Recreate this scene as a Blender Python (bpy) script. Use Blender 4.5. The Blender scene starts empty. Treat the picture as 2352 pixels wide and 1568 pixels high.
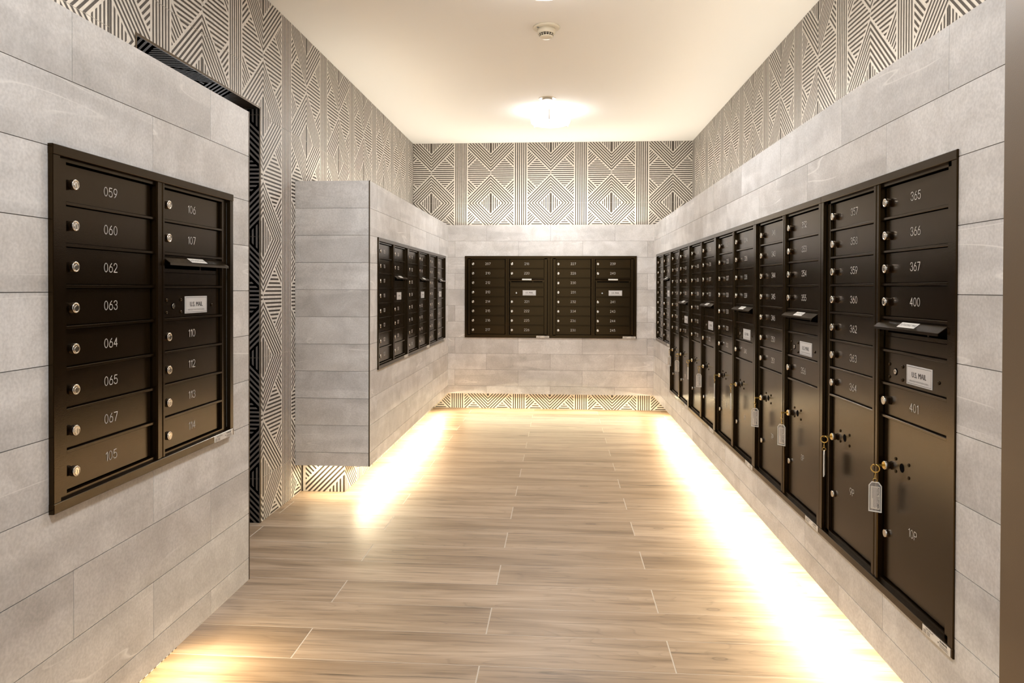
import bpy, bmesh, math, random
from mathutils import Matrix, Vector
random.seed(7)
sc = bpy.context.scene
C = sc.collection

# ------------------------------------------------------------------ camera, light, exposure
cam = bpy.data.cameras.new('camera'); co = bpy.data.objects.new('camera', cam); C.objects.link(co)
RIGHT = Vector((0.99770064, 0.06770817, 0.00300522))
DOWN = Vector((0.00363438, -0.00917093, -0.99995134))
FWD = Vector((-0.06767732, 0.99766302, -0.00939592))
m = Matrix.Identity(4)
for i in range(3):
    m[i][0] = RIGHT[i]; m[i][1] = -DOWN[i]; m[i][2] = -FWD[i]
m.translation = Vector((0, 0, 1.167))
co.matrix_world = m
cam.sensor_fit = 'HORIZONTAL'; cam.sensor_width = 36.0
cam.lens = 1616.98 * 36.0 / 2352.0
cam.shift_y = (676.98 - 784.0) / 2352.0
cam.clip_start = 0.02
sc.camera = co
sc.view_settings.view_transform = 'Standard'
sc.view_settings.look = 'None'
sc.view_settings.gamma = 1.0
sc.view_settings.use_curve_mapping = False
sc.view_settings.exposure = 0.70
sc.cycles.max_bounces = 10
sc.cycles.diffuse_bounces = 6
sc.cycles.glossy_bounces = 4
sc.cycles.transparent_max_bounces = 8
sc.cycles.caustics_reflective = False
sc.cycles.caustics_refractive = False
sc.cycles.sample_clamp_indirect = 6.0
WORLD = 0.85
LAMP_E = 80.0        # ceiling drums
LED_DOWN = 7.3         # W per metre of strip under the housings
TILT = math.radians(20)
LED_BACK = 3.4
LED_UP = 1.6
w = bpy.data.worlds.new('lobby'); sc.world = w; w.use_nodes = True
bg = w.node_tree.nodes['Background']
bg.inputs[0].default_value = (0.94, 0.97, 1.0, 1); bg.inputs[1].default_value = WORLD

# ------------------------------------------------------------------ measurements of the room (metres)
WL, WR, YB = -1.478, 1.296, 7.028        # patterned walls: left, right, back
ZC = 2.620                                # ceiling
XL, XR, YP = -1.054, 0.872, 6.612         # faces of the tiled housings: left, right, back
YN0, YN1 = 0.30, 2.328                    # left near housing
YF0 = 3.8485                              # left far housing starts here
YR0 = 1.451                               # right housing ends at the door frame
ZB, ZT = 0.172, 1.762                     # underside and top of the housings
G = 0.6                                   # patterned tile
ZG = 0.2188                               # a horizontal joint of the patterned tiles
HOUSING_D = 0.42
H8, H12, W8, PITCH = 0.7684, 1.1240, 0.8043, 0.0889

# ------------------------------------------------------------------ materials
def new_mat(name):
    mt = bpy.data.materials.new(name); mt.use_nodes = True
    nt = mt.node_tree; b = nt.nodes['Principled BSDF']
    return mt, nt, b
def N(nt, kind, **kw):
    n = nt.nodes.new(kind)
    for k, v in kw.items(): setattr(n, k, v)
    return n
def simple(name, col, rough=0.5, metal=0.0, spec=0.5, emit=0.0, bump=None, tint=None):
    mt, nt, b = new_mat(name)
    b.inputs['Base Color'].default_value = (*col, 1); b.inputs['Roughness'].default_value = rough
    b.inputs['Metallic'].default_value = metal; b.inputs['Specular IOR Level'].default_value = spec
    if tint: b.inputs['Specular Tint'].default_value = (*tint, 1)
    if emit:
        b.inputs['Emission Color'].default_value = (*col, 1); b.inputs['Emission Strength'].default_value = emit
    if bump:
        tc = N(nt, 'ShaderNodeTexCoord'); nz = N(nt, 'ShaderNodeTexNoise'); bp = N(nt, 'ShaderNodeBump')
        nz.inputs['Scale'].default_value = bump[0]; nz.inputs['Detail'].default_value = 2
        bp.inputs['Strength'].default_value = bump[1]; bp.inputs['Distance'].default_value = 0.001
        nt.links.new(tc.outputs['Object'], nz.inputs['Vector']); nt.links.new(nz.outputs['Fac'], bp.inputs['Height'])
        nt.links.new(bp.outputs['Normal'], b.inputs['Normal'])
    return mt
def mixcol(nt, fac, a, b_, blend='MIX'):
    n = N(nt, 'ShaderNodeMix', data_type='RGBA', blend_type=blend)
    if isinstance(fac, float): n.inputs[0].default_value = fac
    else: nt.links.new(fac, n.inputs[0])
    for k, v in ((6, a), (7, b_)):
        if isinstance(v, tuple): n.inputs[k].default_value = (*v, 1)
        else: nt.links.new(v, n.inputs[k])
    return n.outputs[2]
def ramp(nt, src, stops):
    r = N(nt, 'ShaderNodeValToRGB'); e = r.color_ramp.elements
    e[0].position = stops[0][0]; e[0].color = (*stops[0][1], 1)
    e[1].position = stops[1][0]; e[1].color = (*stops[1][1], 1)
    for p, c in stops[2:]:
        x = e.new(p); x.color = (*c, 1)
    nt.links.new(src, r.inputs[0]); return r
def grey(v): return (v, v, v)

def stone_mat():
    mt, nt, b = new_mat('grey_stone_tile'); L = nt.links.new
    tc = N(nt, 'ShaderNodeTexCoord'); oi = N(nt, 'ShaderNodeObjectInfo')
    off = N(nt, 'ShaderNodeVectorMath', operation='SCALE'); comb = N(nt, 'ShaderNodeCombineXYZ')
    for k in range(3): L(oi.outputs['Random'], comb.inputs[k])
    L(comb.outputs[0], off.inputs[0]); off.inputs['Scale'].default_value = 37.0
    add = N(nt, 'ShaderNodeVectorMath', operation='ADD'); L(tc.outputs['Object'], add.inputs[0]); L(off.outputs[0], add.inputs[1])
    vec = add.outputs[0]
    n1 = N(nt, 'ShaderNodeTexNoise'); n1.inputs['Scale'].default_value = 7; n1.inputs['Detail'].default_value = 6; n1.inputs['Roughness'].default_value = 0.62; n1.inputs['Distortion'].default_value = 0.6
    n2 = N(nt, 'ShaderNodeTexNoise'); n2.inputs['Scale'].default_value = 150; n2.inputs['Detail'].default_value = 3
    n3 = N(nt, 'ShaderNodeTexNoise'); n3.inputs['Scale'].default_value = 1.7; n3.inputs['Detail'].default_value = 2; n3.inputs['Distortion'].default_value = 0.15
    for n in (n1, n2): L(vec, n.inputs['Vector'])
    # veins run diagonally: shear the coordinates
    mp = N(nt, 'ShaderNodeMapping'); mp.inputs['Rotation'].default_value = (0.8, 0.8, 0.0); mp.inputs['Scale'].default_value = (0.45, 0.45, 4.2)
    L(vec, mp.inputs['Vector']); L(mp.outputs[0], n3.inputs['Vector'])
    vein = ramp(nt, n3.outputs['Fac'], [(0.492, grey(0)), (0.5, grey(1)), (0.504, grey(0))])
    n4 = N(nt, 'ShaderNodeTexNoise'); n4.inputs['Scale'].default_value = 3.1; L(vec, n4.inputs['Vector'])
    gate = ramp(nt, n4.outputs['Fac'], [(0.5, grey(0)), (0.62, grey(1))])
    vm = N(nt, 'ShaderNodeMath', operation='MULTIPLY'); L(vein.outputs[0], vm.inputs[0]); L(gate.outputs[0], vm.inputs[1])
    vs = N(nt, 'ShaderNodeMath', operation='MULTIPLY'); L(vm.outputs[0], vs.inputs[0]); vs.inputs[1].default_value = 0.7
    base = ramp(nt, n1.outputs['Fac'], [(0.30, (0.500, 0.483, 0.466)), (0.68, (0.655, 0.642, 0.630))])
    side = ramp(nt, n3.outputs['Fac'], [(0.44, grey(0.90)), (0.53, grey(1.04))])
    c1 = mixcol(nt, 1.0, base.outputs[0], side.outputs[0], 'MULTIPLY')
    sp = ramp(nt, n2.outputs['Fac'], [(0.35, grey(0.90)), (0.65, grey(1.05))])
    c1 = mixcol(nt, 1.0, c1, sp.outputs[0], 'MULTIPLY')
    tv = ramp(nt, oi.outputs['Random'], [(0.0, (0.94, 0.925, 0.905)), (1.0, (1.05, 1.05, 1.05))])
    c1 = mixcol(nt, 1.0, c1, tv.outputs[0], 'MULTIPLY')
    c1 = mixcol(nt, vs.outputs[0], c1, (0.80, 0.78, 0.75))
    L(c1, b.inputs['Base Color']); b.inputs['Roughness'].default_value = 0.55; b.inputs['Specular IOR Level'].default_value = 0.3
    bp = N(nt, 'ShaderNodeBump'); bp.inputs['Strength'].default_value = 0.12; bp.inputs['Distance'].default_value = 0.001
    L(n2.outputs['Fac'], bp.inputs['Height']); L(bp.outputs[0], b.inputs['Normal'])
    return mt

def wood_mat():
    mt, nt, b = new_mat('oak_plank_tile'); L = nt.links.new
    tc = N(nt, 'ShaderNodeTexCoord'); oi = N(nt, 'ShaderNodeObjectInfo')
    comb = N(nt, 'ShaderNodeCombineXYZ')
    for k, f in ((0, 31.0), (1, 17.0), (2, 53.0)):
        mm = N(nt, 'ShaderNodeMath', operation='MULTIPLY'); L(oi.outputs['Random'], mm.inputs[0]); mm.inputs[1].default_value = f; L(mm.outputs[0], comb.inputs[k])
    add = N(nt, 'ShaderNodeVectorMath', operation='ADD'); L(tc.outputs['Object'], add.inputs[0]); L(comb.outputs[0], add.inputs[1])
    def noise(sx, sy, scale, detail, dist=0.0, rough=0.5):
        mp = N(nt, 'ShaderNodeMapping'); mp.inputs['Scale'].default_value = (sx, sy, 1)
        L(add.outputs[0], mp.inputs[0]); n = N(nt, 'ShaderNodeTexNoise')
        n.inputs['Scale'].default_value = scale; n.inputs['Detail'].default_value = detail; n.inputs['Distortion'].default_value = dist; n.inputs['Roughness'].default_value = rough
        L(mp.outputs[0], n.inputs['Vector']); return n
    broad = noise(0.35, 3.0, 3.0, 3, 0.8)
    grain = noise(0.16, 3.5, 18.0, 5, 0.5, 0.62)
    fine = noise(0.05, 3.0, 95.0, 2)
    # contour lines of a slow field look like growth rings
    fld = noise(0.32, 3.0, 2.2, 2, 0.5)
    mul = N(nt, 'ShaderNodeMath', operation='MULTIPLY'); L(fld.outputs['Fac'], mul.inputs[0]); mul.inputs[1].default_value = 17.0
    fr = N(nt, 'ShaderNodeMath', operation='FRACT'); L(mul.outputs[0], fr.inputs[0])
    rings = ramp(nt, fr.outputs[0], [(0.0, grey(1)), (0.5, grey(1)), (0.86, grey(0.88)), (0.93, grey(0.66)), (1.0, grey(1))])
    base = ramp(nt, broad.outputs['Fac'], [(0.32, (0.240, 0.165, 0.103)), (0.52, (0.340, 0.245, 0.164)), (0.72, (0.430, 0.322, 0.227))])
    g = ramp(nt, grain.outputs['Fac'], [(0.30, grey(0.60)), (0.46, grey(0.97)), (0.75, grey(1.10))])
    f2 = ramp(nt, fine.outputs['Fac'], [(0.35, grey(0.93)), (0.6, grey(1.03))])
    c = mixcol(nt, 1.0, base.outputs[0], g.outputs[0], 'MULTIPLY')
    c = mixcol(nt, 1.0, c, f2.outputs[0], 'MULTIPLY')
    c = mixcol(nt, 0.5, c, mixcol(nt, 1.0, c, rings.outputs[0], 'MULTIPLY'))
    streak = noise(0.13, 3.2, 11.0, 5, 0.9, 0.65)
    st = ramp(nt, streak.outputs['Fac'], [(0.30, grey(0.52)), (0.40, grey(1.0))])
    c = mixcol(nt, 1.0, c, st.outputs[0], 'MULTIPLY')
    # knots
    mp = N(nt, 'ShaderNodeMapping'); mp.inputs['Scale'].default_value = (0.55, 1.25, 1); L(add.outputs[0], mp.inputs[0])
    vo = N(nt, 'ShaderNodeTexVoronoi', voronoi_dimensions='2D'); vo.inputs['Scale'].default_value = 2.6; L(mp.outputs[0], vo.inputs['Vector'])
    kn = ramp(nt, vo.outputs['Distance'], [(0.0, grey(0.62)), (0.020, grey(0.78)), (0.032, grey(0.52)), (0.040, grey(0.86)), (0.075, grey(1.0))])
    sepc = N(nt, 'ShaderNodeSeparateColor'); L(vo.outputs['Color'], sepc.inputs[0])
    gk = N(nt, 'ShaderNodeMath', operation='GREATER_THAN'); L(sepc.outputs[0], gk.inputs[0]); gk.inputs[1].default_value = 0.72
    c = mixcol(nt, gk.outputs[0], c, mixcol(nt, 1.0, c, kn.outputs[0], 'MULTIPLY'))
    tv = ramp(nt, oi.outputs['Random'], [(0.0, (0.90, 0.885, 0.87)), (1.0, (1.06, 1.06, 1.07))])
    c = mixcol(nt, 1.0, c, tv.outputs[0], 'MULTIPLY')
    L(c, b.inputs['Base Color']); b.inputs['Roughness'].default_value = 0.42; b.inputs['Specular IOR Level'].default_value = 0.35
    bp = N(nt, 'ShaderNodeBump'); bp.inputs['Strength'].default_value = 0.10; bp.inputs['Distance'].default_value = 0.001
    L(grain.outputs['Fac'], bp.inputs['Height']); L(bp.outputs[0], b.inputs['Normal'])
    return mt

def stripe_mat(name, lo, hi, rough, scale):
    mt, nt, b = new_mat(name); L = nt.links.new
    tc = N(nt, 'ShaderNodeTexCoord'); nz = N(nt, 'ShaderNodeTexNoise'); nz.inputs['Scale'].default_value = scale; nz.inputs['Detail'].default_value = 3
    L(tc.outputs['Object'], nz.inputs['Vector'])
    r = ramp(nt, nz.outputs['Fac'], [(0.35, lo), (0.65, hi)])
    L(r.outputs[0], b.inputs['Base Color']); b.inputs['Roughness'].default_value = rough; b.inputs['Specular IOR Level'].default_value = 0.35
    return mt

M = {}
M['stone'] = stone_mat()
M['wood'] = wood_mat()
M['pat_light'] = stripe_mat('pattern_tile_cream', (0.575, 0.535, 0.480), (0.650, 0.610, 0.555), 0.5, 40)
M['pat_dark'] = stripe_mat('pattern_tile_charcoal', (0.042, 0.033, 0.026), (0.075, 0.061, 0.049), 0.45, 260)
M['grout'] = simple('grey_grout', (0.19, 0.175, 0.16), 0.9, bump=(300, 0.3))
M['grout_dark'] = simple('dark_grout', (0.09, 0.075, 0.06), 0.9, bump=(300, 0.3))
M['floor_grout'] = simple('sand_grout', (0.49, 0.425, 0.355), 0.9, bump=(300, 0.3))
M['ceiling'] = simple('cream_ceiling_paint', (0.84, 0.825, 0.79), 0.9, spec=0.1, bump=(120, 0.08))
M['plaster'] = simple('bare_plaster', (0.6, 0.57, 0.52), 0.9, bump=(60, 0.1))
M['bronze'] = simple('bronze_powder_coat', (0.0062, 0.0033, 0.0013), 0.19, 0.0, 0.45, bump=(560, 0.13), tint=(1.0, 0.66, 0.30))
M['bronze_trim'] = simple('bronze_edge_trim', (0.085, 0.060, 0.036), 0.35, 0.75, 0.5, bump=(500, 0.05))
M['frame'] = simple('bronze_door_frame', (0.135, 0.095, 0.058), 0.42, 0.2, 0.5, bump=(420, 0.14))
M['black'] = simple('black_void', (0.002, 0.0015, 0.0015), 0.9, spec=0.03, bump=(200, 0.1))
M['chrome'] = simple('satin_chrome', (0.72, 0.67, 0.60), 0.20, 1.0, bump=(900, 0.04))
M['slot'] = simple('keyway_shadow', (0.10, 0.085, 0.07), 0.4, 0.8, bump=(900, 0.05))
M['number'] = simple('engraved_silver', (0.72, 0.68, 0.63), 0.5, 0.0, bump=(900, 0.05))
M['label'] = simple('silver_white_label', (0.56, 0.545, 0.53), 0.45, bump=(500, 0.03))
M['paper'] = simple('white_paper_label', (0.66, 0.62, 0.56), 0.6, bump=(500, 0.03))
M['ink'] = simple('black_ink', (0.022, 0.018, 0.016), 0.6, bump=(500, 0.02))
M['ink_soft'] = simple('grey_ink', (0.16, 0.145, 0.13), 0.6, bump=(500, 0.02))
M['brass'] = simple('brass', (0.62, 0.43, 0.13), 0.22, 1.0, bump=(900, 0.05))
M['card'] = simple('cream_card', (0.56, 0.49, 0.40), 0.7, bump=(500, 0.03))
M['plastic'] = simple('ivory_plastic', (0.70, 0.635, 0.50), 0.35, bump=(300, 0.03))
M['white_metal'] = simple('white_metal', (0.74, 0.72, 0.69), 0.4, bump=(300, 0.03))
M['vent'] = simple('vent_shadow', (0.012, 0.007, 0.006), 0.9, spec=0.05, bump=(300, 0.03))
M['sensor_blue'] = simple('blue_grey_mark', (0.10, 0.14, 0.17), 0.6, bump=(300, 0.03))
M['lamp_metal'] = simple('champagne_metal', (0.62, 0.48, 0.33), 0.4, 0.4, bump=(300, 0.03))
M['door_leaf'] = simple('dark_door_leaf', (0.62, 0.58, 0.53), 0.5, bump=(200, 0.08))
def emitter(name, col, strength):
    mt, nt, b = new_mat(name)
    tc = N(nt, 'ShaderNodeTexCoord'); nz = N(nt, 'ShaderNodeTexNoise'); nz.inputs['Scale'].default_value = 30
    nt.links.new(tc.outputs['Object'], nz.inputs['Vector'])
    r = ramp(nt, nz.outputs['Fac'], [(0.3, tuple(c * 0.96 for c in col)), (0.7, col)])
    b.inputs['Base Color'].default_value = (0.8, 0.78, 0.72, 1)
    nt.links.new(r.outputs[0], b.inputs['Emission Color']); b.inputs['Emission Strength'].default_value = strength
    return mt
M['drum'] = emitter('lit_opal_glass', (0.985, 0.99, 1.0), LAMP_E)
M['drum_side'] = emitter('lit_frosted_shade', (0.985, 0.99, 1.0), LAMP_E * 0.11)
M['led'] = emitter('lit_led_diffuser', (1.0, 0.80, 0.52), 6.0)
def clear_mat():
    mt, nt, b = new_mat('clear_acrylic')
    b.inputs['Base Color'].default_value = (0.85, 0.84, 0.82, 1); b.inputs['Roughness'].default_value = 0.08
    b.inputs['Alpha'].default_value = 0.12
    return mt
M['clear'] = clear_mat()

# ------------------------------------------------------------------ mesh helpers
class MB:
    """collects polygons with material slots and links them as one mesh object"""
    def __init__(s): s.v = []; s.f = []; s.m = []; s.mats = []; s.smooth = []
    def slot(s, mt):
        if mt not in s.mats: s.mats.append(mt)
        return s.mats.index(mt)
    def poly(s, pts, mt, smooth=False):
        b = len(s.v); s.v += [tuple(p) for p in pts]; s.f.append(tuple(range(b, b + len(pts)))); s.m.append(s.slot(mt)); s.smooth.append(smooth)
    def box(s, a, b, mt):
        x0, y0, z0 = (min(a[i], b[i]) for i in range(3)); x1, y1, z1 = (max(a[i], b[i]) for i in range(3))
        p = [(x0, y0, z0), (x1, y0, z0), (x1, y1, z0), (x0, y1, z0), (x0, y0, z1), (x1, y0, z1), (x1, y1, z1), (x0, y1, z1)]
        for q in ((0, 3, 2, 1), (4, 5, 6, 7), (0, 1, 5, 4), (1, 2, 6, 5), (2, 3, 7, 6), (3, 0, 4, 7)):
            s.poly([p[i] for i in q], mt)
    def cbox(s, x0, x1, z0, z1, yf, yb, ch, mt):
        """box facing -y with a chamfered front edge"""
        o = [(x0, z0), (x1, z0), (x1, z1), (x0, z1)]; i = [(x0 + ch, z0 + ch), (x1 - ch, z0 + ch), (x1 - ch, z1 - ch), (x0 + ch, z1 - ch)]
        s.poly([(a, yf, c) for a, c in i], mt)
        for k in range(4):
            a, b = o[k], o[(k + 1) % 4]; p, q = i[k], i[(k + 1) % 4]
            s.poly([(a[0], yf + ch, a[1]), (b[0], yf + ch, b[1]), (q[0], yf, q[1]), (p[0], yf, p[1])], mt)
            s.poly([(a[0], yb, a[1]), (b[0], yb, b[1]), (b[0], yf + ch, b[1]), (a[0], yf + ch, a[1])], mt)
        s.poly([(x0, yb, z0), (x0, yb, z1), (x1, yb, z1), (x1, yb, z0)], mt)
    def lathe(s, prof, mt, n=20, axis='y', c=(0, 0, 0), cap=True):
        """profile of (radius, along-axis) pairs turned about an axis through c"""
        rings = []
        for r, t in prof:
            ring = []
            for k in range(n):
                a = 2 * math.pi * k / n; u, w_ = r * math.cos(a), r * math.sin(a)
                ring.append((c[0] + u, c[1] + t, c[2] + w_) if axis == 'y' else (c[0] + u, c[1] + w_, c[2] + t))
            rings.append(ring)
        for A, B in zip(rings, rings[1:]):
            for k in range(n):
                q = [A[k], A[(k + 1) % n], B[(k + 1) % n], B[k]]
                s.poly(q, mt, True)
        if cap:
            s.poly(rings[-1], mt); s.poly(list(reversed(rings[0])), mt)
    def torus(s, c, R, r, mt, ax1=(1, 0, 0), ax2=(0, 0, 1), n=20, k=6, sq=1.0):
        a1, a2 = Vector(ax1), Vector(ax2); nn = a1.cross(a2); c = Vector(c); P = []
        for i in range(n):
            t = 2 * math.pi * i / n; d = a1 * math.cos(t) + a2 * math.sin(t) * sq
            P.append([c + d * R + (d.normalized() * math.cos(2 * math.pi * j / k) + nn * math.sin(2 * math.pi * j / k)) * r for j in range(k)])
        for i in range(n):
            for j in range(k):
                s.poly([P[i][j], P[(i + 1) % n][j], P[(i + 1) % n][(j + 1) % k], P[i][(j + 1) % k]], mt, True)
    def mesh(s, name, weld=True, fix=True):
        me = bpy.data.meshes.new(name); me.from_pydata(s.v, [], s.f)
        for mt in s.mats: me.materials.append(mt)
        me.polygons.foreach_set('material_index', s.m); me.polygons.foreach_set('use_smooth', s.smooth)
        if weld or fix:
            bm = bmesh.new(); bm.from_mesh(me)
            if weld: bmesh.ops.remove_doubles(bm, verts=bm.verts, dist=1e-5)
            if fix: bmesh.ops.recalc_face_normals(bm, faces=bm.faces)
            bm.to_mesh(me); bm.free()
        me.update(); return me
def link(name, me, parent=None, loc=None, rot=None):
    o = bpy.data.objects.new(name, me); C.objects.link(o)
    if parent is not None: o.parent = parent
    if loc is not None: o.location = loc
    if rot is not None: o.rotation_euler = rot
    return o
def tag(o, label, cat, group=None):
    o['label'] = label; o['category'] = cat
    if group: o['group'] = group
    return o
def struct(o): o['kind'] = 'structure'; return o
def empty(name, loc=(0, 0, 0), rz=0.0):
    o = bpy.data.objects.new(name, None); C.objects.link(o); o.location = loc; o.rotation_euler = (0, 0, rz); o.empty_display_size = 0.1; return o
def copy_tree(o, parent=None):
    c = o.copy(); C.objects.link(c); c.parent = parent
    for ch in list(o.children): copy_tree(ch, c)
    return c

def clip(poly, a, b, c):
    """keep a*x + b*y <= c"""
    out = []
    for i in range(len(poly)):
        p, q = poly[i], poly[(i + 1) % len(poly)]; dp, dq = a * p[0] + b * p[1] - c, a * q[0] + b * q[1] - c
        if dp <= 0: out.append(p)
        if dp * dq < 0:
            t = dp / (dp - dq); out.append((p[0] + (q[0] - p[0]) * t, p[1] + (q[1] - p[1]) * t))
    return out
def cliprect(poly, x0, x1, y0, y1):
    for a, b, c in ((-1, 0, -x0), (1, 0, x1), (0, -1, -y0), (0, 1, y1)):
        if len(poly) < 3: return []
        poly = clip(poly, a, b, c)
    return poly if len(poly) > 2 else []
def area(p): return 0.5 * sum(p[i][0] * p[(i + 1) % len(p)][1] - p[(i + 1) % len(p)][0] * p[i][1] for i in range(len(p)))

# the printed tile: dark stripes of one 60 cm square (unit coordinates)
def pattern_polys():
    q = []
    sq = [(0, 0), (0.5, 0), (0.5, 0.5), (0, 0.5)]
    def add(planes):
        p = sq
        for pl in planes:
            p = clip(p, *pl)
            if len(p) < 3: return
        if abs(area(p)) > 2e-6: q.append(p)
    add([(1, 1, 0.172), (1, 0, 0.019)])
    for k in range(5):
        c = 0.044 + 0.0335 * k; add([(1, 1, 0.172), (1, 0, c + 0.0078), (-1, 0, -(c - 0.0078))])
    for k in range(6):
        c = 0.210 + 0.048 * k; add([(1, 0, 0.383), (1, 1, c + 0.0113), (-1, -1, -(c - 0.0113))])
    for k in range(7):
        c = -0.0155 - 0.048 * k; add([(1, 0, 0.383), (-1, -1, -0.492), (-1, 1, c + 0.0113), (1, -1, -(c - 0.0113))])
    for k in range(9):
        c = 0.483 - 0.0338 * k; add([(1, 0, 0.383), (-1, -1, -0.492), (1, -1, -0.030), (0, 1, c + 0.0078), (0, -1, -(c - 0.0078))])
    full = []
    for p in q:
        full += [p, [(1 - x, y) for x, y in p], [(x, 1 - y) for x, y in p], [(1 - x, 1 - y) for x, y in p]]
    for k in range(3):
        for sg in (-1, 1):
            c = 0.5 + sg * (0.017 + 0.034 * k); full.append([(c - 0.008, 0), (c + 0.008, 0), (c + 0.008, 1), (c - 0.008, 1)])
    return full
PAT = pattern_polys()

def subtract(rect, holes):
    """rectangle minus rectangles, as rectangles"""
    rs = [rect]
    for h in holes:
        nx = []
        for r in rs:
            x0, x1, y0, y1 = r
            a0, a1, b0, b1 = max(x0, h[0]), min(x1, h[1]), max(y0, h[2]), min(y1, h[3])
            if a0 >= a1 - 1e-6 or b0 >= b1 - 1e-6: nx.append(r); continue
            if a0 > x0: nx.append((x0, a0, y0, y1))
            if a1 < x1: nx.append((a1, x1, y0, y1))
            if b0 > y0: nx.append((a0, a1, y0, b0))
            if b1 < y1: nx.append((a0, a1, b1, y1))
        rs = nx
    return [r for r in rs if r[1] - r[0] > 0.004 and r[3] - r[2] > 0.004]

class Plane:
    def __init__(s, o, ea, eb, n): s.o, s.a, s.b, s.n = Vector(o), Vector(ea), Vector(eb), Vector(n)
    def p(s, a, b, c=0.0): return s.o + s.a * a + s.b * b + s.n * c
TH = 0.006
def slab(mb, pl, cells, mt, th=TH):
    """tile slab made of one or more cells; the sides only where no other cell touches"""
    for r in cells:
        a0, a1, b0, b1 = r
        mb.poly([pl.p(a0, b0), pl.p(a1, b0), pl.p(a1, b1), pl.p(a0, b1)], mt)
        for e, (p, q) in enumerate((((a0, b0), (a1, b0)), ((a1, b0), (a1, b1)), ((a1, b1), (a0, b1)), ((a0, b1), (a0, b0)))):
            mb.poly([pl.p(*p), pl.p(*p, -th), pl.p(*q, -th), pl.p(*q)], mt)
def orient(me, n):
    """make the big faces look along n"""
    bm = bmesh.new(); bm.from_mesh(me)
    for f in bm.faces:
        f.normal_update()
        if abs(f.normal.dot(n)) > 0.5 and f.normal.dot(n) < 0: f.normal_flip()
    bm.to_mesh(me); bm.free()

def stone_tiles(parent, pl, a0, a1, phase, holes, rows=None, L=0.6045, full=False):
    """running-bond grey tiles; row 0 hangs from the top edge; phase = joint position in even rows"""
    rp = 0.1515; gap = 0.0009; k = 0; z = ZT
    while z > ZB + 0.01:
        z0 = max(ZB, z - rp)
        ph = phase + (L / 2 if k % 2 else 0)
        if full: js = [a0, a1]
        else:
            js = [a0]; t = ph + L * math.floor((a0 - ph) / L) + L
            while t < a1 - 0.01:
                if t > a0 + 0.01: js.append(t)
                t += L
            js.append(a1)
        for u, v in zip(js, js[1:]):
            g0 = 0 if u == a0 else gap; g1 = 0 if v == a1 else gap
            cells = subtract((u + g0, v - g1, z0 + (gap if z0 > ZB else 0), z - (gap if k else 0)), holes)
            if not cells: continue
            mb = MB(); slab(mb, pl, cells, M['stone']); me = mb.mesh('tile', True, False); orient(me, pl.n)
            link('tile', me, parent)
        z -= rp; k += 1

PCACHE = {}
def pattern_tile(parent, pl, cells, ga, gb, name='patterned_tile'):
    """cells: rectangles in wall coordinates that form this tile; ga, gb: grid origin"""
    a_min = min(c[0] for c in cells); b_min = min(c[2] for c in cells)
    key = (tuple(tuple(round(x, 4) for x in (c[0] - a_min, c[1] - a_min, c[2] - b_min, c[3] - b_min)) for c in cells),
           round((a_min - ga) % G, 4), round((b_min - gb) % G, 4), tuple(round(x, 3) for v in (pl.a, pl.b, pl.n) for x in v))
    if key not in PCACHE:
        lp = Plane((0, 0, 0), pl.a, pl.b, pl.n); mb = MB()
        slab(mb, lp, [(c[0] - a_min, c[1] - a_min, c[2] - b_min, c[3] - b_min) for c in cells], M['pat_light'])
        for c in cells:
            i0, i1 = math.floor((c[0] - ga) / G + 1e-4), math.floor((c[1] - ga) / G - 1e-4)
            j0, j1 = math.floor((c[2] - gb) / G + 1e-4), math.floor((c[3] - gb) / G - 1e-4)
            for i in range(i0, i1 + 1):
                for j in range(j0, j1 + 1):
                    A, B = ga + i * G, gb + j * G
                    for p in PAT:
                        pp = cliprect([(A + x * G, B + y * G) for x, y in p], c[0] + .0004, c[1] - .0004, c[2] + .0004, c[3] - .0004)
                        if len(pp) > 2 and abs(area(pp)) > 2e-6:
                            mb.poly([lp.p(x - a_min, y - b_min, 0.0005) for x, y in pp], M['pat_dark'])
        me = mb.mesh('patterned_tile', False, False); orient(me, pl.n); PCACHE[key] = me
    return link(name, PCACHE[key], parent, pl.p(a_min, b_min))
def pattern_field(parent, pl, a0, a1, b0, b1, ga, gb, holes=(), gap=0.0007):
    i = math.floor((a0 - ga) / G + 1e-4)
    while ga + i * G < a1 - 1e-4:
        u0, u1 = max(a0, ga + i * G), min(a1, ga + (i + 1) * G); j = math.floor((b0 - gb) / G + 1e-4)
        while gb + j * G < b1 - 1e-4:
            v0, v1 = max(b0, gb + j * G), min(b1, gb + (j + 1) * G)
            if u1 - u0 > 0.01 and v1 - v0 > 0.01:
                cells = subtract((u0 + gap, u1 - gap, v0 + gap, v1 - gap), holes)
                if cells: pattern_tile(parent, pl, cells, ga, gb)
            j += 1
        i += 1

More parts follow.
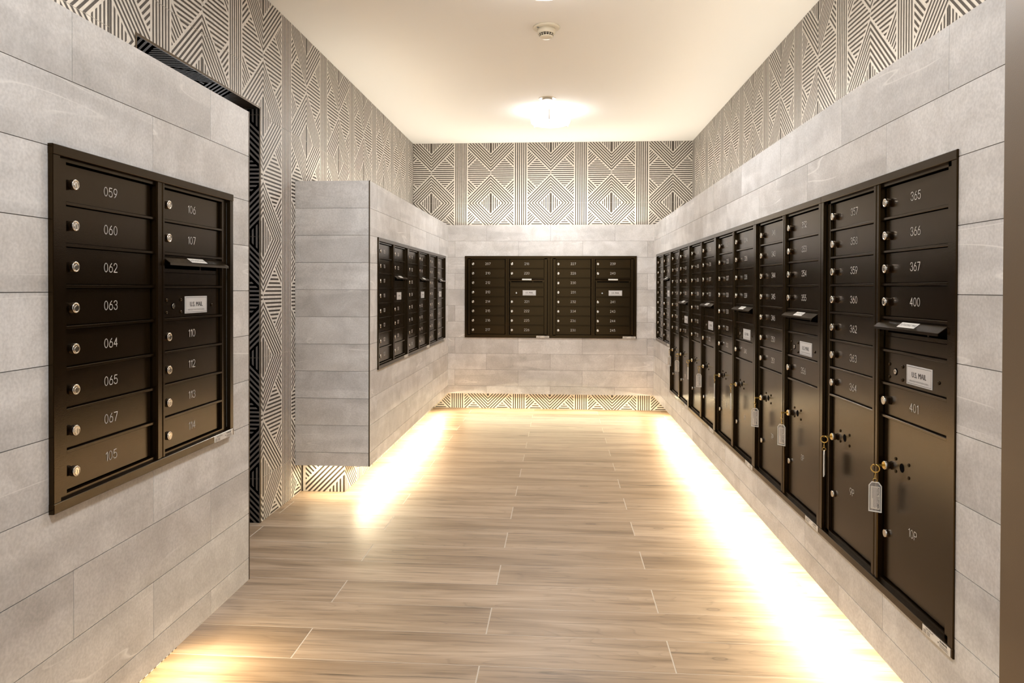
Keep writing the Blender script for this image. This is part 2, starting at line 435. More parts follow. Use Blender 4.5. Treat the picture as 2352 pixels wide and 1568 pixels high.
# ------------------------------------------------------------------ floor
YS = -1.6
mb = MB(); mb.box((WL - 1.42, YS, -0.08), (WR + .3, YB + 0.2, -0.0004), M['floor_grout'])
floor = struct(link('floor', mb.mesh('floor')))
PM = {}
y = 2.1555 - 0.1985 * 19; k = -19
x_lo, x_hi = WL - 1.30, WR + 0.12
while y < YB:
    y1 = min(y + 0.1985, YB + .05)
    ph = -0.842 if k % 2 == 0 else -0.244
    ph -= 1.2
    js = [x_lo]; t = ph - 1.2
    while t < x_hi:
        if t > x_lo: js.append(t)
        t += 1.2
    js.append(x_hi)
    for u, v in zip(js, js[1:]):
        wd, dp = round(v - u - 0.0042, 4), round(y1 - y - 0.0026, 4)
        if (wd, dp) not in PM:
            q = MB(); hx, hy = wd / 2, dp / 2; ch = 0.0003
            q.box((-hx, -hy, -0.006), (hx, hy, -ch), M['wood'])
            q.f.pop(1); q.m.pop(1); q.smooth.pop(1)
            o_ = [(-hx, -hy), (hx, -hy), (hx, hy), (-hx, hy)]; i_ = [(-hx + ch, -hy + ch), (hx - ch, -hy + ch), (hx - ch, hy - ch), (-hx + ch, hy - ch)]
            q.poly([(a, b, 0) for a, b in i_], M['wood'])
            for n_ in range(4):
                a, b, c_, d_ = o_[n_], o_[(n_ + 1) % 4], i_[(n_ + 1) % 4], i_[n_]
                q.poly([(*a, -ch), (*b, -ch), (*c_, 0), (*d_, 0)], M['wood'])
            PM[(wd, dp)] = q.mesh('plank')
        link('plank', PM[(wd, dp)], floor, ((u + v) / 2, (y + y1) / 2, 0))
    y += 0.1985; k += 1

# ------------------------------------------------------------------ ceiling
mb = MB(); mb.box((WL - .1, YS, ZC), (WR + .1, YB + 0.1, ZC + 0.1), M['ceiling'])
ceiling = struct(link('ceiling', mb.mesh('ceiling')))

# ------------------------------------------------------------------ patterned walls
DY0, DY1, DZ = 2.372, 3.387, 2.048          # doorway in the left wall
JD = 0.17                                    # its depth
mb = MB()
for r in subtract((YS, YB, 0, ZC), [(DY0, DY1, -1, DZ)]):
    mb.box((WL - 0.004 - 0.12, r[0], r[2]), (WL - 0.004, r[1], r[3]), M['grout_dark'])
wall_left = struct(link('wall_left', mb.mesh('wall_left')))
pl_left = Plane((WL, 0, 0), (0, 1, 0), (0, 0, 1), (1, 0, 0))
GY = 2.824
pattern_field(wall_left, pl_left, 0.424, 2.224, 1.4188, ZC, GY, ZG)
for c0 in (2.224, 2.824):
    g = 0.0007
    pattern_tile(wall_left, pl_left, [(c0 + g, c0 + G - g, 2.214 + g, ZC)], GY, ZG)
    for r in subtract((c0 + g, c0 + G - g, 0.0, 2.214 - g), [(DY0 - .008, DY1 + .008, -1, DZ + .008)]):
        pattern_tile(wall_left, pl_left, [r], GY, ZG)
pattern_field(wall_left, pl_left, 3.424, YF0 + 0.09, 0.0, ZC, GY, ZG)
pattern_field(wall_left, pl_left, YF0 + 0.09, YB, 1.70, ZC, GY, ZG)

mb = MB(); mb.box((WL - 0.1, YB + 0.004, 0), (WR + 0.1, YB + 0.12, ZC), M['grout_dark'])
wall_back = struct(link('wall_back', mb.mesh('wall_back')))
pl_back = Plane((0, YB, 0), (1, 0, 0), (0, 0, 1), (0, -1, 0))
pattern_field(wall_back, pl_back, WL, WR, 1.70, ZC, -0.094, ZG)

mb = MB(); mb.box((WR + 0.004, YS, 0), (WR + 0.124, YB, ZC), M['grout_dark'])
wall_right = struct(link('wall_right', mb.mesh('wall_right')))
pl_right = Plane((WR, 0, 0), (0, 1, 0), (0, 0, 1), (-1, 0, 0))
pattern_field(wall_right, pl_right, YR0, YB, 1.70, ZC, 2.459, ZG)

# doorway in the left wall: tiled jambs and soffit, bronze edge, open to an invented passage that lets light onto the jambs
mb = MB(); mb.box((WL - 1.42, 2.5, 0), (WL - 1.30, 4.6, ZC), M['plaster'])  # unseen wall, made up and kept short so light reaches the jambs
struct(link('wall_added_passage', mb.mesh('wall_added_passage')))
door = struct(empty('door_1', (0, 0, 0)))
jm = MB()
jm.box((WL - JD, DY1 + .005, 0), (WL - 0.124, DY1 + .06, DZ + .06), M['plaster']); jm.box((WL - JD, DY0 - .06, 0), (WL - 0.124, DY0 - .005, DZ + .06), M['plaster'])
jm.box((WL - JD, DY0 - .005, DZ + .005), (WL - 0.124, DY1 + .005, DZ + .06), M['plaster'])
link('jamb_backing', jm.mesh('jamb_backing'), door)
pl_j = Plane((WL, DY1, 0), (-1, 0, 0), (0, 0, 1), (0, -1, 0))
pattern_field(door, pl_j, 0.003, JD, 0, DZ, -0.03, ZG)
pl_j2 = Plane((WL, DY0, 0), (-1, 0, 0), (0, 0, 1), (0, 1, 0))
pattern_field(door, pl_j2, 0.003, JD, 0, DZ, -0.03, ZG)
pl_s = Plane((WL, 0, DZ), (-1, 0, 0), (0, 1, 0), (0, 0, -1))
pattern_field(door, pl_s, 0.003, JD, DY0, DY1, -0.45, GY + 0.12)
mb = MB(); t_ = 0.003; tf = 0.008
mb.box((WL - t_, DY0 - tf, 0), (WL + .0015, DY0 + .001, DZ + tf), M['bronze_trim']); mb.box((WL - t_, DY1 - .001, 0), (WL + .0015, DY1 + tf, DZ + tf), M['bronze_trim'])
mb.box((WL - t_, DY0, DZ - .001), (WL + .0015, DY1, DZ + tf), M['bronze_trim'])
link('edge_trim', mb.mesh('edge_trim'), door)

# ------------------------------------------------------------------ tiled housings that carry the mailboxes
def led(name, p0, p1, up, power, lip=0, tilt_x=False):
    """one strip: aluminium channel, lit diffuser and the light it gives"""
    p0, p1 = Vector(p0), Vector(p1); d = p1 - p0; L_ = d.length; mid = (p0 + p1) / 2
    s = 1 if up else -1
    along_y = abs(d.y) > abs(d.x)
    mb_ = MB(); hw = 0.009
    a = (mid.x - hw, p0.y, mid.z) if along_y else (p0.x, mid.y - hw, mid.z)
    b = (mid.x + hw, p1.y, mid.z + s * 0.006) if along_y else (p1.x, mid.y + hw, mid.z + s * 0.006)
    mb_.box(a, b, M['white_metal'])
    if lip:                                  # unseen flange added on the plinth side to block the strip's light
        mb_.box((mid.x + lip * hw, p0.y, mid.z), (mid.x + lip * (hw + .0015), p1.y, mid.z - 0.015), M['white_metal'])
    h2 = 0.006
    a = (mid.x - h2, p0.y + .004, mid.z + s * .006) if along_y else (p0.x + .004, mid.y - h2, mid.z + s * .006)
    b = (mid.x + h2, p1.y - .004, mid.z + s * .0075) if along_y else (p1.x - .004, mid.y + h2, mid.z + s * .0075)
    mb_.box(a, b, M['led'])
    ld = bpy.data.lights.new(name + '_light', 'AREA'); ld.shape = 'RECTANGLE'
    ld.size, ld.size_y = (0.012, L_) if along_y else (L_, 0.012)
    ld.energy = power * L_
    ld.color = (1.0, 0.92, 0.79) if up else (1.0, 0.84, 0.55); ld.spread = math.radians(178 if not up else 170)
    lo = bpy.data.objects.new(name + '_light', ld); C.objects.link(lo)
    lo.location = mid + Vector((0, 0, s * 0.010))
    if up: lo.rotation_euler = (math.pi, 0, 0)
    else: lo.rotation_euler = (0, TILT * lip, 0) if along_y else (-TILT * (1 if tilt_x else 0), 0, 0)   # angled channel, throwing into the room
    return mb_.mesh('led_strip')
CORE = 0.0022
def core(name, box_faces, rest):
    mb_ = MB()
    for pl, rect, holes in box_faces:
        for r in subtract(rect, holes):
            mb_.poly([pl.p(r[0], r[2], -CORE), pl.p(r[1], r[2], -CORE), pl.p(r[1], r[3], -CORE), pl.p(r[0], r[3], -CORE)], M['grout'])
    for q in rest: mb_.poly(q, M['plaster'])
    return struct(link(name, mb_.mesh(name, True, False)))
def caps(x0, x1, y0, y1):
    return [[(x0, y0, z), (x1, y0, z), (x1, y1, z), (x0, y1, z)] for z in (ZB + .0005, ZT - .0005)]

# mailbox placing (face plane, local x to the right as one faces it)
LEFT_NEAR = dict(plane=XL + 0.012, y0=1.3845, z=1.4634)
IN = 0.012   # tiles run this far behind the mailbox flange
def hole_y(y0, y1, z0, z1): return (y0 + IN, y1 - IN, z0 + IN, z1 - IN)

# right housing
pr = Plane((XR, 0, 0), (0, 1, 0), (0, 0, 1), (-1, 0, 0))
RY, RZ, RX = 1.6082, 1.4752, XR - 0.005
holes_r = [hole_y(RY, RY + 5 * W8, RZ - H12, RZ), (RY + 5 * W8 - 2 * IN, RY + 6 * W8 - IN, RZ - H8 + IN, RZ - IN)]
wr_h = core('wall_right_housing', [(pr, (YR0, YP + .3, ZB, ZT), holes_r)], caps(XR + CORE, WR, YR0, YB) +
            [[(XR + CORE, YR0, ZB), (WR, YR0, ZB), (WR, YR0, ZT), (XR + CORE, YR0, ZT)]])
stone_tiles(wr_h, pr, YR0, YP, 1.652, holes_r)
link('led_strip', led('led', (XR + .080, YR0 + .05, ZB - .001), (XR + .080, YP - .05, ZB - .001), False, LED_DOWN, 1), wr_h)
link('led_strip', led('cove', (XR + .26, YR0 + .1, ZT), (XR + .26, YP + .2, ZT), True, LED_UP), wr_h)
# back housing
pb = Plane((0, YP, 0), (1, 0, 0), (0, 0, 1), (0, -1, 0))
BX, BZ, BY = -0.8953, 1.4707, YP - 0.008
holes_b = [(BX + IN, BX + 2 * W8 - IN, BZ - H8 + IN, BZ - IN)]
wb_h = core('wall_back_housing', [(pb, (XL, XR, ZB, ZT), holes_b)], caps(XL, XR, YP + CORE, YB))
stone_tiles(wb_h, pb, XL, XR, -0.6895, holes_b, L=0.6010)
link('led_strip', led('led_back', (XL + .15, YP + .075, ZB - .001), (XR - .1, YP + .075, ZB - .001), False, LED_BACK, 0, True), wb_h)
link('led_strip', led('cove_back', (XL + .05, YP + .26, ZT), (XR - .05, YP + .26, ZT), True, LED_UP * 2.0), wb_h)
# left far housing
plf = Plane((XL, 0, 0), (0, 1, 0), (0, 0, 1), (1, 0, 0))
FY, FZ, FX = 4.013, 1.4604, XL + 0.008
holes_f = [hole_y(FY, FY + 3 * W8, FZ - H8, FZ)]
pff = Plane((0, YF0, 0), (1, 0, 0), (0, 0, 1), (0, -1, 0))
wf_h = core('wall_left_far_housing', [(plf, (YF0, YP + .3, ZB, ZT), holes_f), (pff, (WL, XL, ZB, ZT), [])], caps(WL, XL - CORE, YF0 + CORE, YB))
stone_tiles(wf_h, plf, YF0 + .004, YP, 4.010, holes_f, L=0.597)
stone_tiles(wf_h, pff, WL + .001, XL - .005, 0, [], full=True)
link('led_strip', led('led_far', (XL - .065, YF0 + .012, ZB - .001), (XL - .065, YP - .05, ZB - .001), False, LED_DOWN, -1), wf_h)
link('led_strip', led('led_far_added', (WL + .06, YF0 + .042, ZB - .001), (XL - .09, YF0 + .042, ZB - .001), False, LED_DOWN * 0.36), wf_h)  # extra strip added to brighten the front of the plinth
link('led_strip', led('cove_far', (XL - .26, YF0 + .08, ZT), (XL - .26, YP + .2, ZT), True, LED_UP), wf_h)
# left near housing
NX, NY, NZ = XL + 0.0123, 1.3845, 1.4634
holes_n = [hole_y(NY, NY + W8, NZ - H8, NZ)]
pln = plf
pne = Plane((0, YN1, 0), (1, 0, 0), (0, 0, 1), (0, 1, 0))
wn_h = core('wall_left_near_housing', [(pln, (YN0, YN1, ZB, ZT), holes_n), (pne, (WL, XL, ZB, ZT), [])], caps(WL, XL - CORE, YN0, YN1 - CORE))
stone_tiles(wn_h, pln, YN0, YN1 - .004, 1.459, holes_n, L=0.6045)
stone_tiles(wn_h, pne, WL + .001, XL - .005, 0, [], full=True)
link('led_strip', led('led_near', (XL - .065, YN0 + .05, ZB - .001), (XL - .065, YN1 - .16, ZB - .001), False, LED_DOWN * 1.1, -1), wn_h)
link('led_strip', led('cove_near', (XL - .26, YN0 + .1, ZT), (XL - .26, YN1 - .1, ZT), True, LED_UP), wn_h)
# bronze corner trims
for nm, yy, sg in (('trim_1', YF0, 1), ('trim_2', YN1, -1)):
    mb = MB(); mb.box((XL - .005, yy - sg * .0008, ZB), (XL + .0012, yy + sg * .0035, ZT), M['bronze_trim'])
    struct(link(nm, mb.mesh(nm)))

# patterned plinths under the housings
def plinth(name, faces, gb=0.0):
    root = None
    mb_ = MB()
    for pl, a0, a1 in faces:
        mb_.poly([pl.p(a0, 0, -.004), pl.p(a1, 0, -.004), pl.p(a1, ZB, -.004), pl.p(a0, ZB, -.004)], M['grout_dark'])
    root = struct(link(name, mb_.mesh(name, True, False)))
    for pl, a0, a1 in faces:
        pattern_field(root, pl, a0, a1, 0, ZB - .001, GRID[id(pl)], gb)
GRID = {}
KX = 0.167
p1 = Plane((XR + KX, 0, 0), (0, 1, 0), (0, 0, 1), (-1, 0, 0)); GRID[id(p1)] = 2.459
plinth('baseboard_right', [(p1, YR0, 6.81)], ZG)
p2 = Plane((0, 6.81, 0), (1, 0, 0), (0, 0, 1), (0, -1, 0)); GRID[id(p2)] = -0.094
plinth('baseboard_back', [(p2, -1.221, XR + KX)], ZG)
p3 = Plane((-1.221, 0, 0), (0, 1, 0), (0, 0, 1), (1, 0, 0)); GRID[id(p3)] = 3.94
p4 = Plane((0, 3.94, 0), (1, 0, 0), (0, 0, 1), (0, -1, 0)); GRID[id(p4)] = -1.221
plinth('baseboard_left_far', [(p3, 3.94, 6.81), (p4, WL, -1.221)])
p5 = Plane((-1.233, 0, 0), (0, 1, 0), (0, 0, 1), (1, 0, 0)); GRID[id(p5)] = 2.19
p6 = Plane((0, 2.19, 0), (1, 0, 0), (0, 0, 1), (0, 1, 0)); GRID[id(p6)] = -1.221
plinth('baseboard_left_near', [(p5, YN0, 2.19), (p6, WL, -1.233)])

# bronze frame of the entrance, right edge of the picture
mb = MB()
mb.box((XR - .0005, 1.33, 0), (XR + .040, YR0 - .001, ZC), M['frame'])
mb.box((XR + .040, 1.345, 0), (XR + .060, 1.43, ZC), M['frame'])
mb.box((XR + .060, 1.33, 0), (WR, YR0 - .001, ZC), M['frame'])
struct(link('door_2', mb.mesh('door_2')))

# ------------------------------------------------------------------ lettering
DIG = {
 '0': [[(0.5 + 0.5 * math.cos(t), 0.5 + 0.5 * math.sin(t)) for t in [2 * math.pi * k / 16 for k in range(17)]]],
 '1': [[(0.12, 0.80), (0.5, 1.0), (0.5, 0.0)]],
 '2': [[(0.02, 0.76), (0.10, 0.92), (0.30, 1.0), (0.65, 1.0), (0.88, 0.90), (0.95, 0.74), (0.88, 0.58), (0.0, 0.0), (1.0, 0.0)]],
 '3': [[(0.02, 0.80), (0.12, 0.94), (0.34, 1.0), (0.66, 1.0), (0.88, 0.92), (0.95, 0.77), (0.86, 0.61), (0.62, 0.54), (0.42, 0.54)], [(0.62, 0.54), (0.90, 0.46), (1.0, 0.28), (0.92, 0.10), (0.66, 0.0), (0.32, 0.0), (0.10, 0.07), (0.0, 0.22)]],
 '4': [[(0.74, 0.0), (0.74, 1.0), (0.0, 0.28), (1.0, 0.28)]],
 '5': [[(0.90, 1.0), (0.16, 1.0), (0.08, 0.55), (0.36, 0.64), (0.66, 0.63), (0.90, 0.52), (1.0, 0.32), (0.92, 0.11), (0.66, 0.0), (0.32, 0.0), (0.10, 0.07), (0.0, 0.20)]],
 '6': [[(0.74, 1.0), (0.40, 0.80), (0.12, 0.52), (0.0, 0.30), (0.06, 0.12), (0.28, 0.0), (0.70, 0.0), (0.94, 0.12), (1.0, 0.30), (0.94, 0.48), (0.72, 0.60), (0.34, 0.60), (0.10, 0.48)]],
 '7': [[(0.0, 1.0), (1.0, 1.0), (0.30, 0.0)]],
 '8': [[(0.5 + 0.42 * math.cos(t), 0.77 + 0.23 * math.sin(t)) for t in [2 * math.pi * k / 12 for k in range(13)]], [(0.5 + 0.5 * math.cos(t), 0.27 + 0.27 * math.sin(t)) for t in [2 * math.pi * k / 14 for k in range(15)]]],
 'P': [[(0.0, 0.0), (0.0, 1.0), (0.62, 1.0), (0.90, 0.92), (1.0, 0.74), (0.90, 0.56), (0.62, 0.47), (0.0, 0.47)]],
}
DIG['9'] = [[(1 - x, 1 - y) for x, y in DIG['6'][0]]]
def stroke(mb_, pts, wd, y, mt):
    h = wd / 2
    for (x0, z0), (x1, z1) in zip(pts, pts[1:]):
        d = math.hypot(x1 - x0, z1 - z0)
        if d < 1e-7: continue
        nx, nz = -(z1 - z0) / d * h, (x1 - x0) / d * h
        mb_.poly([(x0 + nx, y, z0 + nz), (x0 - nx, y, z0 - nz), (x1 - nx, y, z1 - nz), (x1 + nx, y, z1 + nz)], mt)
    for x, z in pts:
        mb_.poly([(x + h * math.cos(a), y, z + h * math.sin(a)) for a in [math.pi * 2 * k / 6 + .3 for k in range(6)]], mt)
NUMC = {}
def number_mesh(txt):
    if txt in NUMC: return NUMC[txt]
    mb_ = MB(); H, W_, gap = 0.0205, 0.0125, 0.0052; adv = []
    for ch in txt: adv.append(0.0062 if ch == '1' else W_)
    tot = sum(adv) + gap * (len(txt) - 1); x = -tot / 2
    for ch, a in zip(txt, adv):
        for st in DIG[ch]:
            if ch == '1': pts = [(x + a * 1.0 * (px / 0.5), (pz - 0.5) * H) for px, pz in st]
            else: pts = [(x + a * px, (pz - 0.5) * H) for px, pz in st]
            stroke(mb_, pts, 0.0019, 0.0, M['number'])
        x += a + gap
    NUMC[txt] = mb_.mesh('number', False, False); return NUMC[txt]
TXTC = {}
def text_polys(txt, size, sx=1.0, bold=0.0, serif=False):
    """built-in face as flat polygons, centred; returns verts and faces in x, z"""
    key = (txt, size, sx, bold)
    if key in TXTC: return TXTC[key]
    cu = bpy.data.curves.new('t', 'FONT'); cu.body = txt; cu.size = size; cu.align_x = 'CENTER'; cu.align_y = 'CENTER'; cu.offset = bold; cu.resolution_u = 2
    ob = bpy.data.objects.new('t', cu); C.objects.link(ob)
    dg = bpy.context.evaluated_depsgraph_get(); me = bpy.data.meshes.new_from_object(ob.evaluated_get(dg))
    vs = [(v.co.x * sx, v.co.y) for v in me.vertices]; fs = [tuple(p.vertices) for p in me.polygons]
    bpy.data.objects.remove(ob); bpy.data.curves.remove(cu); bpy.data.meshes.remove(me)
    TXTC[key] = (vs, fs); return vs, fs
def add_text(mb_, txt, cx, cz, y, size, mt, sx=1.0, bold=0.0):
    vs, fs = text_polys(txt, size, sx, bold); b = len(mb_.v)
    mb_.v += [(cx + a, y, cz + c) for a, c in vs]; k = mb_.slot(mt)
    for f in fs: mb_.f.append(tuple(i + b for i in f)); mb_.m.append(k); mb_.smooth.append(False)
def bar(mb_, x0, x1, z0, z1, y, mt): mb_.poly([(x0, y, z0), (x1, y, z0), (x1, y, z1), (x0, y, z1)], mt)

# ------------------------------------------------------------------ mailbox parts (local: x right, y into the wall, z up)
BZM = M['bronze']
DW = 0.322                       # door width
COLX = (0.057, 0.425)            # left edge of each column
TOP = 0.0284
Y_IN, Y_DOOR = 0.012, 0.021
def door_mesh(w_, h_, name):
    mb_ = MB(); mb_.cbox(0, w_, 0, h_, 0, 0.010, 0.0014, BZM); return mb_.mesh(name)
DOOR = door_mesh(DW, PITCH - 0.0078, 'door')
PARCEL = door_mesh(DW, PITCH * 5 - 0.0078, 'parcel_door')
def lock_mesh():
    mb_ = MB(); ch = M['chrome']
    mb_.lathe([(0.0095, 0.0), (0.0095, -0.004), (0.0115, -0.0042), (0.0115, -0.0135), (0.0109, -0.0148), (0.0088, -0.0148), (0.0084, -0.0140), (0.0074, -0.0140)], ch, 20)
    mb_.lathe([(0.0066, -0.0130), (0.0066, -0.0146), (0.0060, -0.0150)], ch, 16, c=(0.0006, 0, -0.0016))
    bar(mb_, -0.0001, 0.0013, -0.0062, 0.0028, -0.01512, M['slot'])
    return mb_.mesh('lock', True, True)
LOCK = lock_mesh()
mb = MB(); mb.lathe([(0.0102, 0.0), (0.0102, -0.007), (0.0096, -0.0082)], M['chrome'], 20); PLUG = mb.mesh('blank_plug')
mb = MB(); mb.lathe([(0.0046, 0.0), (0.0044, -0.0016), (0.0030, -0.0029), (0.0010, -0.0033)], BZM, 12); SCREW = mb.mesh('screw')
mb = MB(); mb.lathe([(0.0118, -0.0004), (0.0112, -0.0008)], M['black'], 20); HOLE = mb.mesh('arrow_lock_hole')
def arrow_lock():
    mb_ = MB(); mb_.lathe([(0.0092, 0.0), (0.0092, -0.0010)], M['black'], 18); mb_.lathe([(0.0070, -0.0005), (0.0070, -0.0022), (0.0064, -0.0026)], M['chrome'], 16)
    bar(mb_, -0.0052, 0.0052, -0.0007, 0.0007, -0.0027, M['slot']); bar(mb_, -0.0012, 0.0012, 0.0, 0.0035, -0.00272, M['slot'])
    return mb_.mesh('arrow_lock')
ARROW = arrow_lock()
def mail_label():
    mb_ = MB(); w2, h2 = 0.062, 0.0245
    mb_.cbox(-w2, w2, -h2, h2, -0.0012, 0, 0.0004, M['label'])
    y = -0.0014; i, j, t = w2 - .0035, h2 - .0032, 0.0008
    for a in ((-i, i, j - t, j), (-i, i, -j, -j + t), (-i, -i + t, -j, j), (i - t, i, -j, j)): bar(mb_, *a, y, M['ink'])
    for dx in (-0.0005, 0.0, 0.0005): add_text(mb_, 'U.S. MAIL', dx, 0.001, y - abs(dx) * .1, 0.0190, M['ink'], 0.92)
    add_text(mb_, 'APPROVED BY THE POSTMASTER GENERAL', 0, -0.0145, y, 0.0060, M['ink_soft'], 0.80)
    return mb_.mesh('mail_label', False, False)
MAILLABEL = mail_label()
def hood_mesh(w_):
    """bent sheet over the slot: flat root, slope out and down, small front lip; and its two cheeks"""
    mb_ = MB(); prof = [(0.0, 0.0), (-0.006, -0.0005), (-0.0300, -0.0185), (-0.0306, -0.0248), (-0.0292, -0.0248), (-0.0288, -0.0196), (-0.0055, -0.0024), (0.0, -0.0018)]
    x0, x1 = -0.004, w_ + 0.004
    for k in range(len(prof)):
        (ya, za), (yb_, zb_) = prof[k], prof[(k + 1) % len(prof)]
        mb_.poly([(x0, ya, za), (x1, ya, za), (x1, yb_, zb_), (x0, yb_, zb_)], BZM)
    for x in (x0, x1): mb_.poly([(x, a, b) for a, b in prof], BZM)
    return mb_.mesh('hood')
HOOD = hood_mesh(DW)
def hood_label():
    mb_ = MB(); sl = Vector((0, -0.8, -0.6)); o = Vector((0, -0.0090, -0.00275))
    nrm = Vector((0, -0.6, 0.8))
    def P(x, t, c): return o + Vector((x, 0, 0)) + sl * t + nrm * c
    w2, h = 0.044, 0.0195
    mb_.poly([P(-w2, h, .0006), P(w2, h, .0006), P(w2, 0, .0006), P(-w2, 0, .0006)], M['paper'])
    vs, fs = text_polys('OUTGOING MAIL', 0.0118, 0.90); b = len(mb_.v)
    mb_.v += [tuple(P(a, h / 2 - c, .0008)) for a, c in vs]; k = mb_.slot(M['ink'])
    for f in fs: mb_.f.append(tuple(i + b for i in f)); mb_.m.append(k); mb_.smooth.append(False)
    return mb_.mesh('hood_label', False, False)
HOODLABEL = hood_label()
def slot_panel():
    """door blank with the mail slot cut through its upper part"""
    mb_ = MB(); h = PITCH - 0.0078; s0, s1, x0, x1 = h - 0.036, h - 0.010, 0.014, DW - 0.014
    mb_.cbox(0, DW, 0, s0 - 0.010, 0, 0.010, 0.0014, BZM)
    mb_.box((0, 0.0008, s0 - 0.010), (DW, 0.010, s0), BZM); mb_.box((0, 0.0008, s1), (DW, 0.010, h), BZM)
    mb_.box((0, 0.0008, s0), (x0, 0.010, s1), BZM); mb_.box((x1, 0.0008, s0), (DW, 0.010, s1), BZM)
    mb_.box((x0, 0.012, s0 - .004), (x1, 0.014, s1 + .004), M['black'])
    mb_.box((DW * .66, 0.004, s0), (DW * .66 + .008, 0.010, s1), BZM)
    return mb_.mesh('outgoing_panel')
SLOT = slot_panel()
def sticker():
    mb_ = MB(); mb_.box((0, -0.0005, 0), (0.120, 0, 0.0186), M['paper']); y = -0.0008
    add_text(mb_, 'USPS-STD-4C', 0.032, 0.0143, y, 0.0066, M['ink'], 0.95)
    for c0 in (0.005, 0.022):
        for k in range(4): bar(mb_, c0, c0 + 0.013, 0.0024 + k * 0.0022, 0.0034 + k * 0.0022, y, M['ink_soft'])
    add_text(mb_, 'FLORENCE', 0.092, 0.0143, y, 0.0062, M['ink'], 1.0, 0.0002)
    bar(mb_, 0.069, 0.072, 0.0072, 0.0102, y, M['ink'])
    for k in range(4): bar(mb_, 0.076, 0.112 - 0.004 * (k % 2), 0.0026 + k * 0.0020, 0.0034 + k * 0.0020, y, M['ink_soft'])
    return mb_.mesh('sticker', False, False)
STICKER = sticker()
def frame_mesh(H):
    mb_ = MB(); tw = 0.0225; ph = H - 0.0284 * 2
    # flange: top and bottom run through, stiles between
    mb_.cbox(0, W8, H - .0212, H, 0, 0.012, 0.0012, BZM); mb_.cbox(0, W8, 0, .0212, 0, 0.012, 0.0012, BZM)
    mb_.cbox(0.0006, tw, .0214, H - .0214, 0.0008, 0.012, 0.0012, BZM); mb_.cbox(W8 - tw, W8 - .0006, .0214, H - .0214, 0.0008, 0.012, 0.0012, BZM)
    # inner frame, one step back
    z0, z1 = .0212, H - .0212
    mb_.box((.0275, Y_IN, z0), (COLX[0] - .003, Y_IN + .02, z1), BZM); mb_.box((COLX[1] + DW + .003, Y_IN, z0), (W8 - .0275, Y_IN + .02, z1), BZM)
    mb_.box((tw, Y_IN, z1 - .0085), (W8 - tw, Y_IN + .02, z1 + .008), BZM); mb_.box((tw, Y_IN, z0 - .008), (W8 - tw, Y_IN + .02, z0 + .0085), BZM)
    # back plate
    mb_.box((0.014, 0.040, 0.014), (W8 - 0.014, 0.042, H - 0.014), M['black'])
    return mb_.mesh('frame')
def post_mesh(H):
    mb_ = MB(); x0, x1 = 0.3835, 0.4205; z0, z1 = .0212, H - .0212
    prof = [(x0, .030), (x0, .0075), (x0 + .003, .0045), (x0 + .015, .0045), (x0 + .018, .0062), (x0 + .024, .0062), (x0 + .027, .0045), (x1 - .003, .0045), (x1, .0075), (x1, .030)]
    for (a, c), (b, d) in zip(prof, prof[1:]): mb_.poly([(a, c, z0), (b, d, z0), (b, d, z1), (a, c, z1)], BZM)
    for z in (z0, z1): mb_.poly([(a, c, z) for a, c in prof], BZM)
    return mb_.mesh('center_post')
FR = {8: frame_mesh(H8), 12: frame_mesh(H12)}
PO = {8: post_mesh(H8), 12: post_mesh(H12)}
mb = MB(); mb.cbox(0, DW + .006, -0.0034, 0.0034, Y_IN, Y_IN + .016, 0.0008, BZM); DIV = mb.mesh('divider')

def mailbox(loc, rz, rows, col1, col2, label):
    H = H8 if rows == 8 else H12
    root = empty('mailbox_unit', loc, rz)
    tag(root, label, 'mailboxes', 'recessed dark bronze mailbox units')
    link('frame', FR[rows], root); link('center_post', PO[rows], root)
    for ci, items in enumerate((col1, col2)):
        r = 0; x = COLX[ci]
        for it in items:
            n = 5 if it.endswith('P') else 1
            zb_ = H - TOP - PITCH * (r + n) + 0.0039
            if it == 'slot':
                p = link('outgoing_panel', SLOT, root, (x, Y_DOOR, zb_))
                link('hood', HOOD, p, (0, 0, PITCH - 0.010)); link('hood_label', HOODLABEL, p, (DW / 2, 0, PITCH - 0.010))
            elif it == 'mail':
                p = link('master_door', DOOR, root, (x, Y_DOOR, zb_)); ht = PITCH - .0039
                link('mail_label', MAILLABEL, p, (0.184, 0, ht - 0.0515))
                link('arrow_lock', ARROW, p, (0.062, 0, ht - 0.053))
                for sx_, sz in ((0.028, 0.036), (0.100, 0.036), (0.028, 0.070), (0.100, 0.070), (0.275, 0.0545)):
                    link('screw', SCREW, p, (sx_, 0, ht - sz))
            else:
                big = n == 5
                p = link('parcel_door' if big else 'door', PARCEL if big else DOOR, root, (x, Y_DOOR, zb_))
                h = PITCH * n - 0.0078
                if big:
                    ht = h + .0039
                    link('lock', LOCK, p, (0.031, 0, ht - 0.131)); link('blank_plug', PLUG, p, (0.021, 0, ht - 0.318))
                    link('number', number_mesh(it), p, (0.158, -0.0006, ht - 0.274))
                    link('arrow_lock_hole', HOLE, p, (0.100, 0, ht - 0.121))
                    for sx_, sz in ((0.066, 0.105), (0.135, 0.105), (0.066, 0.138), (0.135, 0.138)): link('screw', SCREW, p, (sx_, 0, ht - sz))
                else:
                    link('lock', LOCK, p, (0.021, 0, h / 2 - 0.002)); link('number', number_mesh(it), p, (DW / 2 - .001, -0.0006, h / 2))
            r += n
            if r < rows: link('divider', DIV, root, (x - .003, 0, H - TOP - PITCH * r))
    link('sticker', STICKER, root, (0.677, 0, 0.0008))
    return root
def series(a, skip=()): return [s for s in a.split()]
Q = math.pi / 2
U = []
def lm(y0, x, z, H): return (x, y0, z - H)
L_ = 'dark bronze mailbox unit with doors %s, %s'
